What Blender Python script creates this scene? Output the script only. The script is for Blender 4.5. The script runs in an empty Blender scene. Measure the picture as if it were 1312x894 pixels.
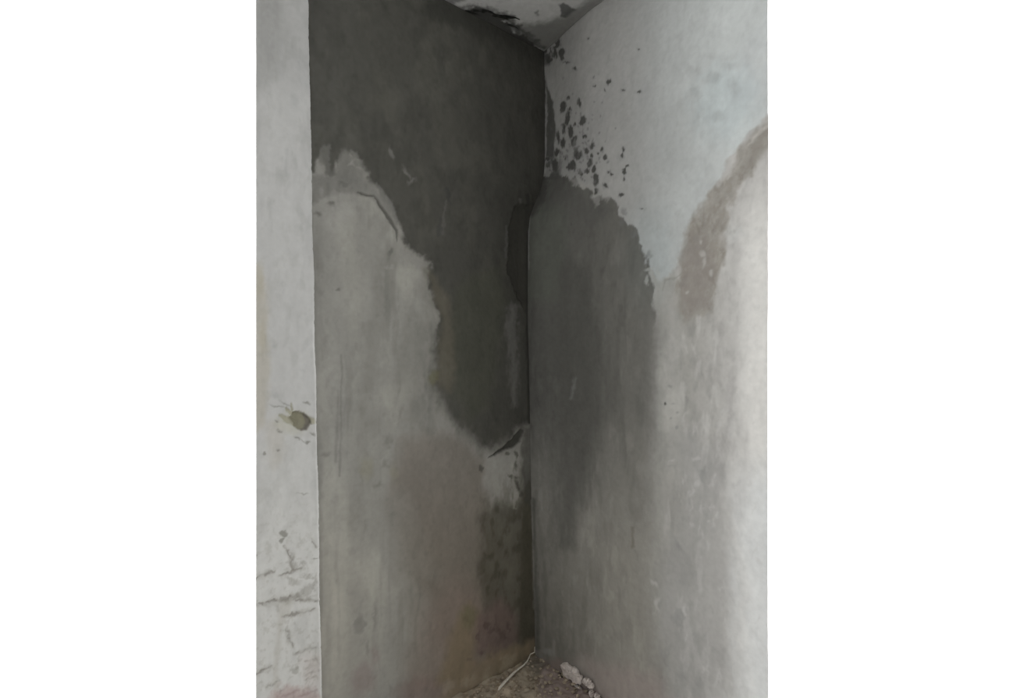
import bpy, bmesh, math, random
import numpy as np
from mathutils import Vector

# ------------------------------------------------------------------ camera
C = bpy.context.scene.collection
scene = bpy.context.scene
F = 620.0                                  # focal length in pixels of the 1312x894 frame
CAM_H = 1.362                              # eye height above the floor
cam_data = bpy.data.cameras.new('camera')
cam_data.sensor_fit = 'HORIZONTAL'
cam_data.sensor_width = 36.0
cam_data.lens = 36.0 * F / 1312.0
cam_data.clip_start = 0.02
cam = bpy.data.objects.new('camera', cam_data)
cam.location = (0, 0, CAM_H)
cam.rotation_euler = (math.pi / 2, 0, 0)
C.objects.link(cam)
scene.camera = cam

# ------------------------------------------------------------------ world: even white overcast sky
world = bpy.data.worlds.new('overcast_sky')
scene.world = world
world.use_nodes = True
bg = world.node_tree.nodes['Background']
bg.inputs['Color'].default_value = (1.0, 1.0, 1.0, 1)
bg.inputs['Strength'].default_value = 2.5

# ------------------------------------------------------------------ exposure
scene.view_settings.view_transform = 'Standard'
scene.view_settings.look = 'None'
scene.view_settings.exposure = 0.0
scene.view_settings.gamma = 1.0
scene.view_settings.use_curve_mapping = False

# ------------------------------------------------------------------ plan of the place
H = 2.703
CX, CY = 0.118, 2.16                        # the inner corner on plan
DL = np.array([-1.265, -1.0]); DL = DL / np.linalg.norm(DL)    # along the left wall, away from the corner
DR = np.array([0.79, -1.0]);   DR = DR / np.linalg.norm(DR)    # along the right wall, away from the corner
NL = np.array([-DL[1], DL[0]])              # into the room from the left wall
NL = NL if NL @ DR > 0 else -NL
NR = np.array([-DR[1], DR[0]])
NR = NR if NR @ DL > 0 else -NR
THICK = 0.15
PIER_STEP = 0.12                            # the pier stands this far proud of the left wall


def along(origin, d, px):
    """distance along a plan line at which it is seen in column px"""
    k = (px - 656.0) / F
    return (k * origin[1] - origin[0]) / (d[0] - k * d[1])


def interp(y, pts):
    pts = sorted(pts, key=lambda p: p[1])
    return np.interp(y, [p[1] for p in pts], [p[0] for p in pts])


# ------------------------------------------------------------------ numpy noise and masks
def _hash(ix, iy, seed):
    n = (ix.astype(np.int64) * 374761393 + iy.astype(np.int64) * 668265263 + seed * 1274126177) & 0x7fffffff
    n = ((n ^ (n >> 13)) * 1274126177) & 0x7fffffff
    return ((n ^ (n >> 16)) & 0xffff) / 65535.0


def vnoise(x, y, seed=0):
    ix = np.floor(x); iy = np.floor(y)
    fx = x - ix; fy = y - iy
    fx = fx * fx * (3 - 2 * fx); fy = fy * fy * (3 - 2 * fy)
    a = _hash(ix, iy, seed); b = _hash(ix + 1, iy, seed)
    c = _hash(ix, iy + 1, seed); d = _hash(ix + 1, iy + 1, seed)
    return (a + (b - a) * fx) * (1 - fy) + (c + (d - c) * fx) * fy


def fbm(x, y, seed=0, octaves=4):
    out = np.zeros_like(x); amp = 0.5; tot = 0
    for o in range(octaves):
        out += amp * vnoise(x, y, seed + o * 17); tot += amp
        x = x * 2.03 + 5.1; y = y * 2.03 + 9.7; amp *= 0.5
    return out / tot * 2 - 1                # about -1 .. 1


def sstep(a, b, x):
    t = np.clip((x - a) / (b - a), 0, 1)
    return t * t * (3 - 2 * t)


class Surface:
    """Stains and relief of one plastered face. qx, qy: where each vertex of the bare face lies in the
    image, in pixels (the stain outlines are image pixels too); su, sv: its place on the face in units of 3.3 mm (for noise)."""

    def __init__(self, qx, qy, su, sv, base):
        self.x, self.y, self.u, self.v = qx, qy, su, sv
        self.col = np.tile(np.array(base, float), (len(qx), 1))
        self.relief = np.zeros(len(qx))

    def n(self, sx, sy, seed, octaves=4):
        bend = 0.5 * min(sx, sy) * fbm(self.u / 26, self.v / 34, seed + 91, 3)
        return fbm((self.u + bend) / sx, (self.v + bend) / sy, seed, octaves)

    def _warp(self, idx, warp, wx, wy, seed):
        x = self.x[idx].copy(); y = self.y[idx].copy()
        if warp:
            x += warp * fbm(self.u[idx] / wx, self.v[idx] / wy, seed, 4)
            y += warp * fbm(self.u[idx] / wx + 31, self.v[idx] / wy + 57, seed + 5, 4)
            k = 0.55 * min(warp, 4.5)
            x += k * fbm(self.u[idx] / 3.4, self.v[idx] / 4.6, seed + 11, 3)
            y += k * fbm(self.u[idx] / 3.4 + 13, self.v[idx] / 4.6 + 7, seed + 13, 3)
        return x, y

    def poly(self, pts, soft=3, warp=4, wx=14, wy=18, seed=1):
        pts = np.array(pts, float)
        m = soft + warp + 2
        idx = np.nonzero((self.x > pts[:, 0].min() - m) & (self.x < pts[:, 0].max() + m) &
                         (self.y > pts[:, 1].min() - m) & (self.y < pts[:, 1].max() + m))[0]
        out = np.zeros(len(self.x))
        if not len(idx):
            return out
        x, y = self._warp(idx, warp, wx, wy, seed)
        d2 = np.full(len(idx), 1e12); inside = np.zeros(len(idx), bool)
        for i in range(len(pts)):
            ax, ay = pts[i]; bx, by = pts[(i + 1) % len(pts)]
            ex, ey = bx - ax, by - ay
            wx_, wy_ = x - ax, y - ay
            t = np.clip((wx_ * ex + wy_ * ey) / (ex * ex + ey * ey + 1e-9), 0, 1)
            d2 = np.minimum(d2, (wx_ - t * ex) ** 2 + (wy_ - t * ey) ** 2)
            if ay != by:
                c = ((ay > y) != (by > y)) & (x < ex * (y - ay) / ey + ax)
                inside ^= c
        sd = np.sqrt(d2) * np.where(inside, 1, -1)
        out[idx] = sstep(-soft, soft, sd)
        return out

    def stroke(self, pts, width, soft=1.0, warp=1.5, wx=6, wy=6, seed=2):
        pts = np.array(pts, float)
        w = np.array(width, float) if np.ndim(width) else np.full(len(pts), float(width))
        m = w.max() + soft + warp + 1
        idx = np.nonzero((self.x > pts[:, 0].min() - m) & (self.x < pts[:, 0].max() + m) &
                         (self.y > pts[:, 1].min() - m) & (self.y < pts[:, 1].max() + m))[0]
        out = np.zeros(len(self.x))
        if not len(idx):
            return out
        x, y = self._warp(idx, warp, wx, wy, seed)
        best = np.full(len(idx), -1e9)
        for i in range(len(pts) - 1):
            ax, ay = pts[i]; ex, ey = pts[i + 1] - pts[i]
            t = np.clip(((x - ax) * ex + (y - ay) * ey) / (ex * ex + ey * ey + 1e-9), 0, 1)
            d = np.hypot(x - ax - t * ex, y - ay - t * ey)
            best = np.maximum(best, w[i] + (w[i + 1] - w[i]) * t - d)
        out[idx] = sstep(-soft, soft, best)
        return out

    def spots(self, lst, soft=1.0, warp=1.6, wx=5, wy=5, seed=3):
        """lst of (x, y, rx, ry, angle in degrees)"""
        out = np.zeros(len(self.x))
        for k, (cx, cy, rx, ry, an) in enumerate(lst):
            m = max(rx, ry) + soft + warp + 1
            idx = np.nonzero((abs(self.x - cx) < m) & (abs(self.y - cy) < m))[0]
            if not len(idx):
                continue
            x, y = self._warp(idx, warp, wx, wy, seed + k)
            a = math.radians(an); ca, sa = math.cos(a), math.sin(a)
            u = ((x - cx) * ca + (y - cy) * sa) / rx
            v = (-(x - cx) * sa + (y - cy) * ca) / ry
            d = (1 - np.hypot(u, v)) * min(rx, ry)
            out[idx] = np.maximum(out[idx], sstep(-soft, soft, d))
        return out

    def paint(self, mask, color, amount=1.0):
        m = (mask * amount)[:, None]
        self.col = self.col * (1 - m) + np.array(color, float) * m

    def tint(self, mask, mul):
        m = mask[:, None]
        self.col = self.col * (1 + m * (np.array(mul, float) - 1))

    def carve(self, mask, metres):
        self.relief += mask * metres


def g(v, r=1.0, gg=1.0, b=1.0):
    return (v * r, v * gg, v * b)


# ------------------------------------------------------------------ materials
def plaster_material(name, wet=0.0, grain=0.045, streak=0.02):
    m = bpy.data.materials.new(name)
    m.use_nodes = True
    nt = m.node_tree; N = nt.nodes; L = nt.links
    p = N['Principled BSDF']
    at = N.new('ShaderNodeAttribute'); at.attribute_name = 'stain'
    co = N.new('ShaderNodeTexCoord')
    n1 = N.new('ShaderNodeTexNoise'); n1.inputs['Scale'].default_value = 55; n1.inputs['Detail'].default_value = 6
    L.new(co.outputs['Object'], n1.inputs['Vector'])
    mp = N.new('ShaderNodeMapping'); mp.inputs['Scale'].default_value = (34, 34, 3.2)
    L.new(co.outputs['Object'], mp.inputs['Vector'])
    n2 = N.new('ShaderNodeTexNoise'); n2.inputs['Scale'].default_value = 1.0; n2.inputs['Detail'].default_value = 4
    L.new(mp.outputs['Vector'], n2.inputs['Vector'])
    r1 = N.new('ShaderNodeMapRange'); r1.inputs['From Min'].default_value = 0.3; r1.inputs['From Max'].default_value = 0.7
    r1.inputs['To Min'].default_value = 1 - grain; r1.inputs['To Max'].default_value = 1 + grain
    L.new(n1.outputs['Fac'], r1.inputs['Value'])
    r2 = N.new('ShaderNodeMapRange'); r2.inputs['From Min'].default_value = 0.3; r2.inputs['From Max'].default_value = 0.7
    r2.inputs['To Min'].default_value = 1 - streak; r2.inputs['To Max'].default_value = 1 + streak
    L.new(n2.outputs['Fac'], r2.inputs['Value'])
    mu = N.new('ShaderNodeMath'); mu.operation = 'MULTIPLY'
    L.new(r1.outputs['Result'], mu.inputs[0]); L.new(r2.outputs['Result'], mu.inputs[1])
    vm = N.new('ShaderNodeVectorMath'); vm.operation = 'SCALE'
    L.new(at.outputs['Color'], vm.inputs[0]); L.new(mu.outputs['Value'], vm.inputs['Scale'])
    L.new(vm.outputs['Vector'], p.inputs['Base Color'])
    p.inputs['Roughness'].default_value = 0.9
    p.inputs['Specular IOR Level'].default_value = 0.15
    bp = N.new('ShaderNodeBump'); bp.inputs['Strength'].default_value = 0.25; bp.inputs['Distance'].default_value = 0.004
    L.new(n1.outputs['Fac'], bp.inputs['Height'])
    L.new(bp.outputs['Normal'], p.inputs['Normal'])
    return m


def plain_material(name, col, var=0.25, scale=40, rough=0.9):
    m = bpy.data.materials.new(name)
    m.use_nodes = True
    nt = m.node_tree; N = nt.nodes; L = nt.links
    p = N['Principled BSDF']
    co = N.new('ShaderNodeTexCoord')
    n1 = N.new('ShaderNodeTexNoise'); n1.inputs['Scale'].default_value = scale; n1.inputs['Detail'].default_value = 5
    L.new(co.outputs['Object'], n1.inputs['Vector'])
    r = N.new('ShaderNodeValToRGB')
    r.color_ramp.elements[0].position = 0.32; r.color_ramp.elements[1].position = 0.68
    r.color_ramp.elements[0].color = (*[c * (1 - var) for c in col], 1)
    r.color_ramp.elements[1].color = (*[min(1, c * (1 + var)) for c in col], 1)
    L.new(n1.outputs['Fac'], r.inputs['Fac'])
    L.new(r.outputs['Color'], p.inputs['Base Color'])
    p.inputs['Roughness'].default_value = rough
    p.inputs['Specular IOR Level'].default_value = 0.15
    bp = N.new('ShaderNodeBump'); bp.inputs['Strength'].default_value = 0.4; bp.inputs['Distance'].default_value = 0.003
    L.new(n1.outputs['Fac'], bp.inputs['Height']); L.new(bp.outputs['Normal'], p.inputs['Normal'])
    return m


M_PLASTER = plaster_material('stained_plaster')
M_PIER = plaster_material('dry_whitewash', grain=0.035, streak=0.03)


# ------------------------------------------------------------------ mesh builders
def link_mesh(name, co, faces_quads, ngons, mat, color=None, smooth=True, parent=None):
    me = bpy.data.meshes.new(name)
    nq = len(faces_quads)
    loops = [np.asarray(faces_quads, np.int32).ravel()] + [np.asarray(f, np.int32) for f in ngons]
    sizes = np.concatenate([np.full(nq, 4, np.int32), np.array([len(f) for f in ngons], np.int32)])
    lv = np.concatenate(loops)
    me.vertices.add(len(co)); me.vertices.foreach_set('co', np.asarray(co, np.float32).ravel())
    me.loops.add(len(lv)); me.loops.foreach_set('vertex_index', lv)
    me.polygons.add(len(sizes))
    starts = np.concatenate([[0], np.cumsum(sizes)[:-1]]).astype(np.int32)
    me.polygons.foreach_set('loop_start', starts)
    me.polygons.foreach_set('use_smooth', np.concatenate([np.full(nq, smooth), np.zeros(len(ngons), bool)]))
    me.update(calc_edges=True)
    me.validate()
    if color is not None:
        a = me.attributes.new('stain', 'FLOAT_COLOR', 'POINT')
        c4 = np.ones((len(co), 4), np.float32); c4[:, :3] = color
        a.data.foreach_set('color', c4.ravel())
    me.materials.append(mat)
    o = bpy.data.objects.new(name, me)
    C.objects.link(o)
    if parent:
        o.parent = parent
    return o


def grid_faces(nu, nv, flip=False):
    i = np.arange(nu * nv).reshape(nv, nu)
    q = np.stack([i[:-1, :-1], i[:-1, 1:], i[1:, 1:], i[1:, :-1]], -1).reshape(-1, 4)
    return q[:, ::-1] if flip else q


def structure(o, label, cat):
    o['kind'] = 'structure'; o['label'] = label; o['category'] = cat
    return o


def solid_wall(name, front, nu, nv, back0, back1, color, mat, flip):
    """front: nv x nu grid (rows from floor to ceiling); back0/back1: plan offsets of the back edges behind column 0 / last"""
    P = front.reshape(nv, nu, 3)
    b0 = P[:, 0, :].copy();  b0[:, :2] = back0(P[:, 0, :2])
    b1 = P[:, -1, :].copy(); b1[:, :2] = back1(P[:, -1, :2])
    co = np.concatenate([front, b0, b1])
    n = nu * nv
    i = np.arange(n).reshape(nv, nu)
    B0 = n + np.arange(nv); B1 = n + nv + np.arange(nv)
    quads = [grid_faces(nu, nv, flip)]
    def strip(a, b, fl):
        q = np.stack([a[:-1], b[:-1], b[1:], a[1:]], -1)
        return q[:, ::-1] if fl else q
    quads.append(strip(i[:, -1], B1, flip))
    quads.append(strip(B1, B0, flip))
    quads.append(strip(B0, i[:, 0], flip))
    top = list(i[-1]) + [B1[-1], B0[-1]]
    bot = list(i[0]) + [B1[0], B0[0]]
    ng = [top[::-1] if flip else top, bot if flip else bot[::-1]]
    c = np.concatenate([color, color[i[:, 0]], color[i[:, -1]]])
    return link_mesh(name, co, np.concatenate(quads), ng, mat, c)


NV = 880
zs = np.linspace(0, H, NV)

# the corner line as it wanders where the thick damp coat was laid over the old plaster
CORNER = [(697, 55), (698, 110), (698, 205), (696, 228), (692, 244), (685, 262), (679, 280), (676.5, 300), (676, 400), (678, 480),
          (680, 600), (681, 650), (684, 760), (686, 845)]
def corner_t(z):
    py = 447 - F * (z - CAM_H) / CY
    return along((CX, CY), DL, interp(py, CORNER))
tc = corner_t(zs)

# =========================================================================== LEFT WALL
PIER_ORG = np.array([CX, CY]) + NL * PIER_STEP
T_LEFT_END = along((CX, CY), DL, 385)
NU = 300
u = np.linspace(0, 1, NU)
T = tc[:, None] + u[None, :] * (T_LEFT_END - tc[:, None])
Z = np.repeat(zs[:, None], NU, 1)
X = CX + DL[0] * T; Y = CY + DL[1] * T
qx = 656 + F * X / Y; qy = 447 - F * (Z - CAM_H) / Y
S = Surface(qx.ravel(), qy.ravel(), (T / 0.0033).ravel(), (Z / 0.0033).ravel(), g(0.250, 1.0, 1.0, 0.955))
S.paint(sstep(455, 430, S.x + 6 * S.n(12, 60, 3)), g(0.27, 1, 1, .96), 0.8)
# long trowel streaks
S.tint(sstep(0.05, 0.6, S.n(9, 120, 11, 3)), (0.86, 0.86, 0.86))
S.tint(sstep(0.1, 0.6, S.n(40, 60, 13, 3)), (1.12, 1.12, 1.11))
for (px_, py_, rx_, ry_, a_) in [(444, 300, 14, 30, 0), (450, 370, 10, 55, 0), (520, 345, 16, 30, 15), (505, 300, 10, 24, -20), (430, 680, 22, 90, 0),
                                 (428, 820, 20, 70, 0), (480, 780, 12, 60, 0), (415, 560, 8, 120, 0)]:
    S.tint(S.spots([(px_, py_, rx_, ry_, a_)], 8, 9, 14, 22, int(px_)), (1.13, 1.13, 1.12))
for (px_, py_, rx_, ry_, a_) in [(490, 380, 16, 60, 5), (525, 470, 18, 70, 0), (470, 520, 8, 90, 0), (545, 420, 10, 60, 0), (412, 330, 7, 30, 0), (540, 535, 20, 22, 0),
                                 (455, 660, 12, 24, 0)]:
    S.tint(S.spots([(px_, py_, rx_, ry_, a_)], 8, 9, 14, 22, int(py_)), (0.87, 0.87, 0.865))
S.tint(sstep(560, 800, S.y) * sstep(520, 430, S.x), (1.13, 1.11, 1.08))
# brown-grey smooth patch low in the middle
S.paint(S.poly([(515, 560), (545, 556), (590, 560), (625, 600), (632, 690), (640, 800), (600, 900), (570, 900), (560, 780),
                (520, 720), (500, 640), (505, 600)], 12, 9, 30, 40, 21), (0.178, 0.166, 0.152), 0.92)
S.paint(S.poly([(480, 625), (520, 628), (560, 740), (500, 740), (480, 680)], 14, 8, seed=22), (0.225, 0.222, 0.21), 0.6)
S.paint(S.poly([(520, 890), (545, 780), (585, 740), (640, 770), (620, 900)], 25, 8, seed=23), (0.215, 0.182, 0.168), 0.7)
S.paint(S.poly([(585, 800), (600, 770), (615, 790), (600, 870), (560, 880), (570, 840)], 8, 5, seed=24), (0.205, 0.172, 0.122), 0.75)
# pale patch beside the corner below the crack
S.paint(S.poly([(625, 585), (655, 575), (668, 600), (664, 640), (650, 655), (630, 650), (618, 620)], 8, 6, seed=25), g(0.30, 1, 1, .97), 0.7)
# mottled dark strip down the corner
S.paint(S.poly([(620, 660), (640, 640), (664, 645), (690, 560), (700, 900), (640, 900), (625, 800), (612, 740)], 10, 9, 10, 24, 26),
        (0.105, 0.102, 0.086), 0.85)
S.tint(S.poly([(612, 660), (690, 560), (700, 850), (620, 830)], 12, 10, seed=67) * sstep(-.2, .4, S.n(7, 14, 68)), (0.72, 0.72, 0.70))
S.paint(S.poly([(668, 640), (690, 600), (700, 850), (668, 840), (664, 760)], 5, 5, 6, 30, 27), (0.075, 0.073, 0.058), 0.85)
S.paint(S.poly([(612, 790), (640, 765), (662, 790), (660, 835), (630, 850), (608, 830)], 9, 6, seed=28), (0.165, 0.128, 0.126), 0.75)
S.paint(S.spots([(623, 801, 3, 5, 10), (629, 808, 2, 4, 30), (640, 810, 2.5, 7, -30), (646, 815, 2, 4, -30), (613, 815, 2, 7, 10), (652, 803, 2.5, 6, 10), (600, 845, 3, 3, 0), (636, 796, 1.5, 5, 0), (618, 836, 3, 2, 0), (628, 842, 2, 4, 0)], 2, 4.5), (0.085, 0.068, 0.065), 0.6)
S.paint(S.poly([(600, 850), (640, 830), (690, 820), (690, 900), (560, 900)], 10, 9, seed=29), (0.24, 0.202, 0.150), 0.75)
# ---- the big wet, mould-blackened area
DARK = [(380, -40), (705, -40), (705, 545), (676, 547), (664, 551), (650, 566), (634, 577), (616, 566), (597, 557), (582, 545),
        (568, 525), (559, 503), (552, 490), (556, 470), (560, 430), (564, 402), (556, 382), (551, 366), (549, 336), (538, 325),
        (522, 317), (512, 296), (506, 278), (498, 258), (488, 243), (470, 229), (462, 214), (452, 196), (446, 190), (438, 191),
        (433, 214), (425, 226), (417, 216), (413, 200), (404, 204), (400, 220), (380, 226)]
dark = S.poly(DARK, 3.6, 8, 13, 15, 31)
dark_soft = S.poly(DARK, 11, 12, 16, 18, 31)
kk = sstep(400, 470, S.y)
dark = dark * (1 - kk) + dark_soft * kk
S.tint(S.poly([(x + 6, y) for x, y in DARK], 42, 10, 20, 26, 32) * sstep(250, 330, S.y) * sstep(640, 560, S.y), (0.66, 0.655, 0.65))
haze_ = S.poly(DARK, 16, 10, 16, 20, 32)
S.tint(haze_, (0.84, 0.84, 0.835))
S.paint(dark, g(0.074, 1, .995, .91))
# lighter zone of old plaster in the dark (left, top) and blacker zone toward the corner
S.paint(dark * sstep(500, 405, S.x + 14 * S.n(30, 40, 33)), g(0.088, 1, 1, .93), 0.8)
S.paint(dark * sstep(470, 600, S.x + 20 * S.n(26, 60, 34)) * sstep(40, 170, S.y + 20 * S.n(30, 30, 35)) * sstep(470, 380, S.y), g(0.066, 1, .985, .91), 0.8)
S.tint(dark * sstep(-0.1, 0.5, S.n(22, 34, 36)), (1.16, 1.16, 1.14))
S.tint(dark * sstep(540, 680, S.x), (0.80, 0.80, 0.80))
S.tint(dark * sstep(0.0, 0.6, S.n(12, 28, 37)), (0.88, 0.88, 0.88))
# greenish film in the middle of the dark
S.paint(S.poly([(580, 380), (600, 350), (640, 345), (650, 380), (640, 440), (630, 520), (600, 540), (575, 500), (572, 430)], 10, 8, seed=38),
        (0.066, 0.068, 0.056), 0.75)
S.paint(S.poly([(540, 340), (575, 380), (585, 470), (575, 500), (558, 490), (566, 410), (552, 370)], 7, 5, seed=39), (0.112, 0.105, 0.085), 0.75)
# mould band right under the ceiling
S.paint(S.poly([(560, -10), (700, 40), (706, 80), (690, 88), (640, 56), (590, 36), (540, 14)], 8, 7, seed=40), g(0.046, 1, 1, .92), 0.8)
# half-dried tongues at the left end
S.paint(S.spots([(415, 199, 8, 13, 0), (440, 204, 9, 16, 10), (459, 209, 6, 5, 20), (455, 198, 4, 5, 0), (448, 224, 17, 12, 10),
                 (420, 214, 3, 9, -10), (502, 195, 3, 7, -20), (521, 222, 2, 8, -30), (528, 232, 5, 2, -40)], 2, 4, 6, 8), g(0.16, 1, 1, .95), 0.75)
S.paint(S.poly([(400, 226), (425, 222), (455, 222), (480, 238), (500, 262), (506, 285), (490, 268), (470, 250), (440, 246), (400, 262)], 4, 5, seed=42),
        g(0.175, 1, 1, .96), 0.85)
S.paint(S.spots([(424, 222, 8, 4, 0), (440, 236, 6, 3, 10), (407, 274, 4, 2, 0), (424, 261, 5, 3, 0), (434, 372, 3, 2, 0), (500, 322, 3, 5, 20)], 2, 3), g(0.115, 1, 1, .95), 0.7)
S.paint(S.spots([(436, 272, 18, 12, 0), (420, 285, 10, 12, 0)], 5, 5), g(0.31, 1, 1, .97), 0.5)
# cracked lip of the old coat
crk = S.stroke([(458, 246), (470, 250), (479, 251), (486, 262), (497, 278), (508, 295), (509, 308)], [0.8, 1.2, 0.6, 1.6, 2.2, 1.6, .5], 1.0, 1.2, seed=43)
S.paint(crk, g(0.075, 1, 1, .93), 0.8); S.carve(crk, -0.005)
S.paint(S.stroke([(484, 240), (500, 262), (508, 288)], [2.5, 3.0, 1.0], 2, 2, seed=44), g(0.165, 1, 1, .96), 0.7)
S.paint(S.spots([(520, 330, 12, 12, 0), (536, 335, 9, 9, 0)], 4, 5), g(0.235, 1, 1, .96), 0.7)
# pale scrapes close to the corner
S.paint(S.stroke([(657, 395), (655, 430), (658, 470), (660, 520)], [6, 7, 4, 3], 5, 5, 8, 20, 45), g(0.125, 1, 1, .97), 0.75)
S.paint(S.stroke([(667, 255), (668, 290)], [1.6, .8], 1.5, 2, seed=46), g(0.12, 1, 1, .97), 0.5)
S.paint(S.stroke([(570, 258), (567, 300)], [1.5, 2.5], 1.5, 3, seed=47), g(0.11, 1, 1, .95), 0.5)
S.paint(S.stroke([(571, 243), (577, 262)], [3, 1], 1.5, 3, seed=48), g(0.05), 0.6)
S.paint(S.stroke([(563, 280), (563, 300)], [2, 3], 2, 3, seed=49), g(0.055), 0.6)
# black lens-shaped patch beside the corner, carved slightly in
S.tint(S.poly([(640, 250), (700, 240), (700, 420), (668, 410), (640, 370)], 14, 8, seed=66), (0.86, 0.86, 0.86))
lens = S.poly([(660, 262), (655, 285), (651.5, 318), (651.5, 345), (655, 364), (663, 378), (673, 398), (684, 408), (690, 260)], 2.0, 3.5, 8, 14, 50)
S.paint(lens, g(0.036, 1, .98, .88), 0.9); S.carve(lens, -0.010)
S.paint(S.stroke([(649, 290), (648, 330)], [1.2, 1.2], 1.5, 1.5, seed=51), g(0.10), 0.5)
S.paint(S.stroke([(676, 250), (675, 330), (676, 420), (678, 540)], [2.5, 2, 2, 2], 1.5, 2, 6, 20, 52), g(0.03, 1, 1, .9), 0.8)
# the slanting gap
gap = S.poly([(627, 586), (645, 573), (657, 562), (668, 549), (672, 552), (668, 566), (656, 574), (646, 577), (636, 583)], 1.1, 1.6, 5, 6, 53)
S.paint(gap, g(0.045, 1, 1, .9), 0.92); S.carve(gap, -0.012)
S.paint(S.spots([(617, 600, 2.5, 4, 20), (651, 581, 3, 2, 0), (661, 582, 2, 5, 0), (657, 610, 6, 2, 15), (660, 598, 2, 8, 10), (668, 633, 3, 4, 0),
                 (663, 622, 2, 9, -20), (674, 640, 2, 3, 0)], 1.2, 2.5), g(0.075, 1, 1, .9), 0.8)
S.paint(S.stroke([(659, 585), (656, 605), (661, 630), (659, 652)], [1.5, 2, 2.5, 1.5], 1.5, 3, seed=54), g(0.32, 1, 1, .95), 0.5)
S.paint(S.poly([(672, 548), (690, 545), (690, 660), (672, 640), (668, 580)], 3, 3, 6, 20, 55), g(0.07, 1, 1, .92), 0.7)
# small stains on the pale half
S.paint(S.spots([(513, 530, 2, 9, 12), (497, 565, 5, 8, 20), (493, 595, 4, 5, 40), (484, 621, 7, 3, 0), (552, 552, 6, 3, 0), (416, 582, 6, 3, -15),
                 (549, 500, 2, 9, 0), (460, 800, 7, 12, 0), (470, 830, 3, 8, 0), (480, 790, 1.5, 12, 0), (500, 660, 3, 3, 0)], 2.5, 4), g(0.17, 1, 1, .95), 0.6)
S.paint(S.stroke([(437, 455), (437, 560), (435, 610)], 1.2, 1.5, 2, 6, 30, 56), g(0.17, 1, 1, .96), 0.6)
S.paint(S.stroke([(433, 500), (431, 590)], [1, 2], 2, 2, 6, 30, 57), g(0.18, 1, 1, .96), 0.6)
S.paint(S.spots([(470, 600, 9, 14, 0), (505, 605, 4, 8, 0)], 5, 5), (0.24, 0.235, 0.19), 0.5)
S.paint(S.spots([(555, 483, 6, 10, 20)], 3, 3), (0.125, 0.122, 0.075), 0.6)
S.paint(S.spots([(465, 870, 14, 22, 20), (480, 840, 6, 10, 0), (540, 885, 30, 16, 0)], 7, 6), (0.205, 0.160, 0.160), 0.45)
S.paint(S.spots([(600, 790, 9, 14, 0)], 6, 5), (0.13, 0.135, 0.085), 0.5)
# a thin line of pale scraped plaster on the corner itself, lower part
S.paint(S.stroke([(681, 640), (683, 720), (684, 780)], 1.0, .8, 1.0, 5, 20, 58), g(0.20, 1, 1, .95), 0.6)
# relief
soft_corner = sstep(0.0, 0.05, (T - tc[:, None]).ravel())
S.tint(sstep(560, 720, S.y) * sstep(480, 540, S.x), (0.89, 0.86, 0.82))
S.paint(S.spots([(650, 850, 8, 14, 30), (600, 872, 10, 6, -30), (625, 868, 5, 8, 0), (575, 880, 6, 9, 0)], 5, 6), (0.33, 0.29, 0.225), 0.45)
S.paint(S.spots([(430, 250, 6, 5, 0), (411, 244, 4, 7, 0), (463, 330, 4, 3, 0), (452, 392, 4, 8, 0), (500, 300, 4, 6, 0), (497, 342, 5, 3, 0), (530, 352, 6, 4, 0)], 2.5, 5), g(0.30, 1, 1, .96), 0.4)
S.col *= np.array([1.19, 1.168, 1.125])
S.tint(sstep(-.3, .6, S.n(13, 20, 64)), (1.09, 1.09, 1.09))
S.tint(sstep(.1, .6, S.n(5, 9, 65)), (0.92, 0.92, 0.92))
S.relief += (0.004 * S.n(60, 80, 61) + 0.0012 * S.n(9, 14, 62)) + 0.0015 * dark
off = (S.relief * soft_corner)[:, None] * NL[None, :]
P = np.stack([X.ravel() + off[:, 0], Y.ravel() + off[:, 1], Z.ravel()], -1)
mitre = lambda p: p - THICK * (NL + NR)
wall_left = structure(solid_wall('wall_left', P, NU, NV, mitre, lambda p: p - THICK * NL, S.col, M_PLASTER, True),
                      'damp grey plaster wall left of the corner, upper part black with wet mould', 'wall')

# =========================================================================== RIGHT WALL
T_RIGHT_END = along((CX, CY), DR, 984)
NU = 330
u = np.linspace(0, 1, NU) ** 1.12
Tr = np.repeat((u * T_RIGHT_END)[None, :], NV, 0)
Z = np.repeat(zs[:, None], NU, 1)
fall = 1 - sstep(0.0, 0.34, Tr)
X = CX + DR[0] * Tr + DL[0] * tc[:, None] * fall
Y = CY + DR[1] * Tr + DL[1] * tc[:, None] * fall
qx = 656 + F * X / Y; qy = 447 - F * (Z - CAM_H) / Y
S = Surface(qx.ravel(), qy.ravel(), (Tr / 0.0033).ravel(), (Z / 0.0033).ravel(), g(0.715, .97, 1.0, 1.005))
# corner shading painted into the paint: darker by the corner, brighter and bluer outward
corner_shade = sstep(900, 720, S.x + 30 * S.n(50, 70, 99))
S.paint(sstep(960, 800, S.x + 30 * S.n(50, 70, 98)), g(0.475, .985, 1, 1), 0.95)
S.paint(corner_shade, g(0.415, 1, 1, .985), 0.95)
S.tint(sstep(0.0, 0.6, S.n(60, 90, 101, 3)), (0.93, 0.93, 0.94))
# the dull half-dry zone below the paint: everything under the V
low = S.poly([(660, 222), (755, 238), (800, 282), (830, 340), (846, 358), (858, 352), (868, 340), (885, 288), (905, 255), (930, 212), (955, 178),
              (1010, 120), (1010, 960), (660, 960)], 3.5, 6, 12, 14, 102)
S.tint(sstep(780, 860, S.x), (.975, 1.0, 1.008))
S.paint(low, g(0.44, 1, .993, .955))
S.paint(low * sstep(870, 955, S.x + 12 * S.n(16, 60, 100)), g(0.64, 1, .995, .985), 0.9)  # stronger light toward the right end, painted in as paler colour
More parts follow.
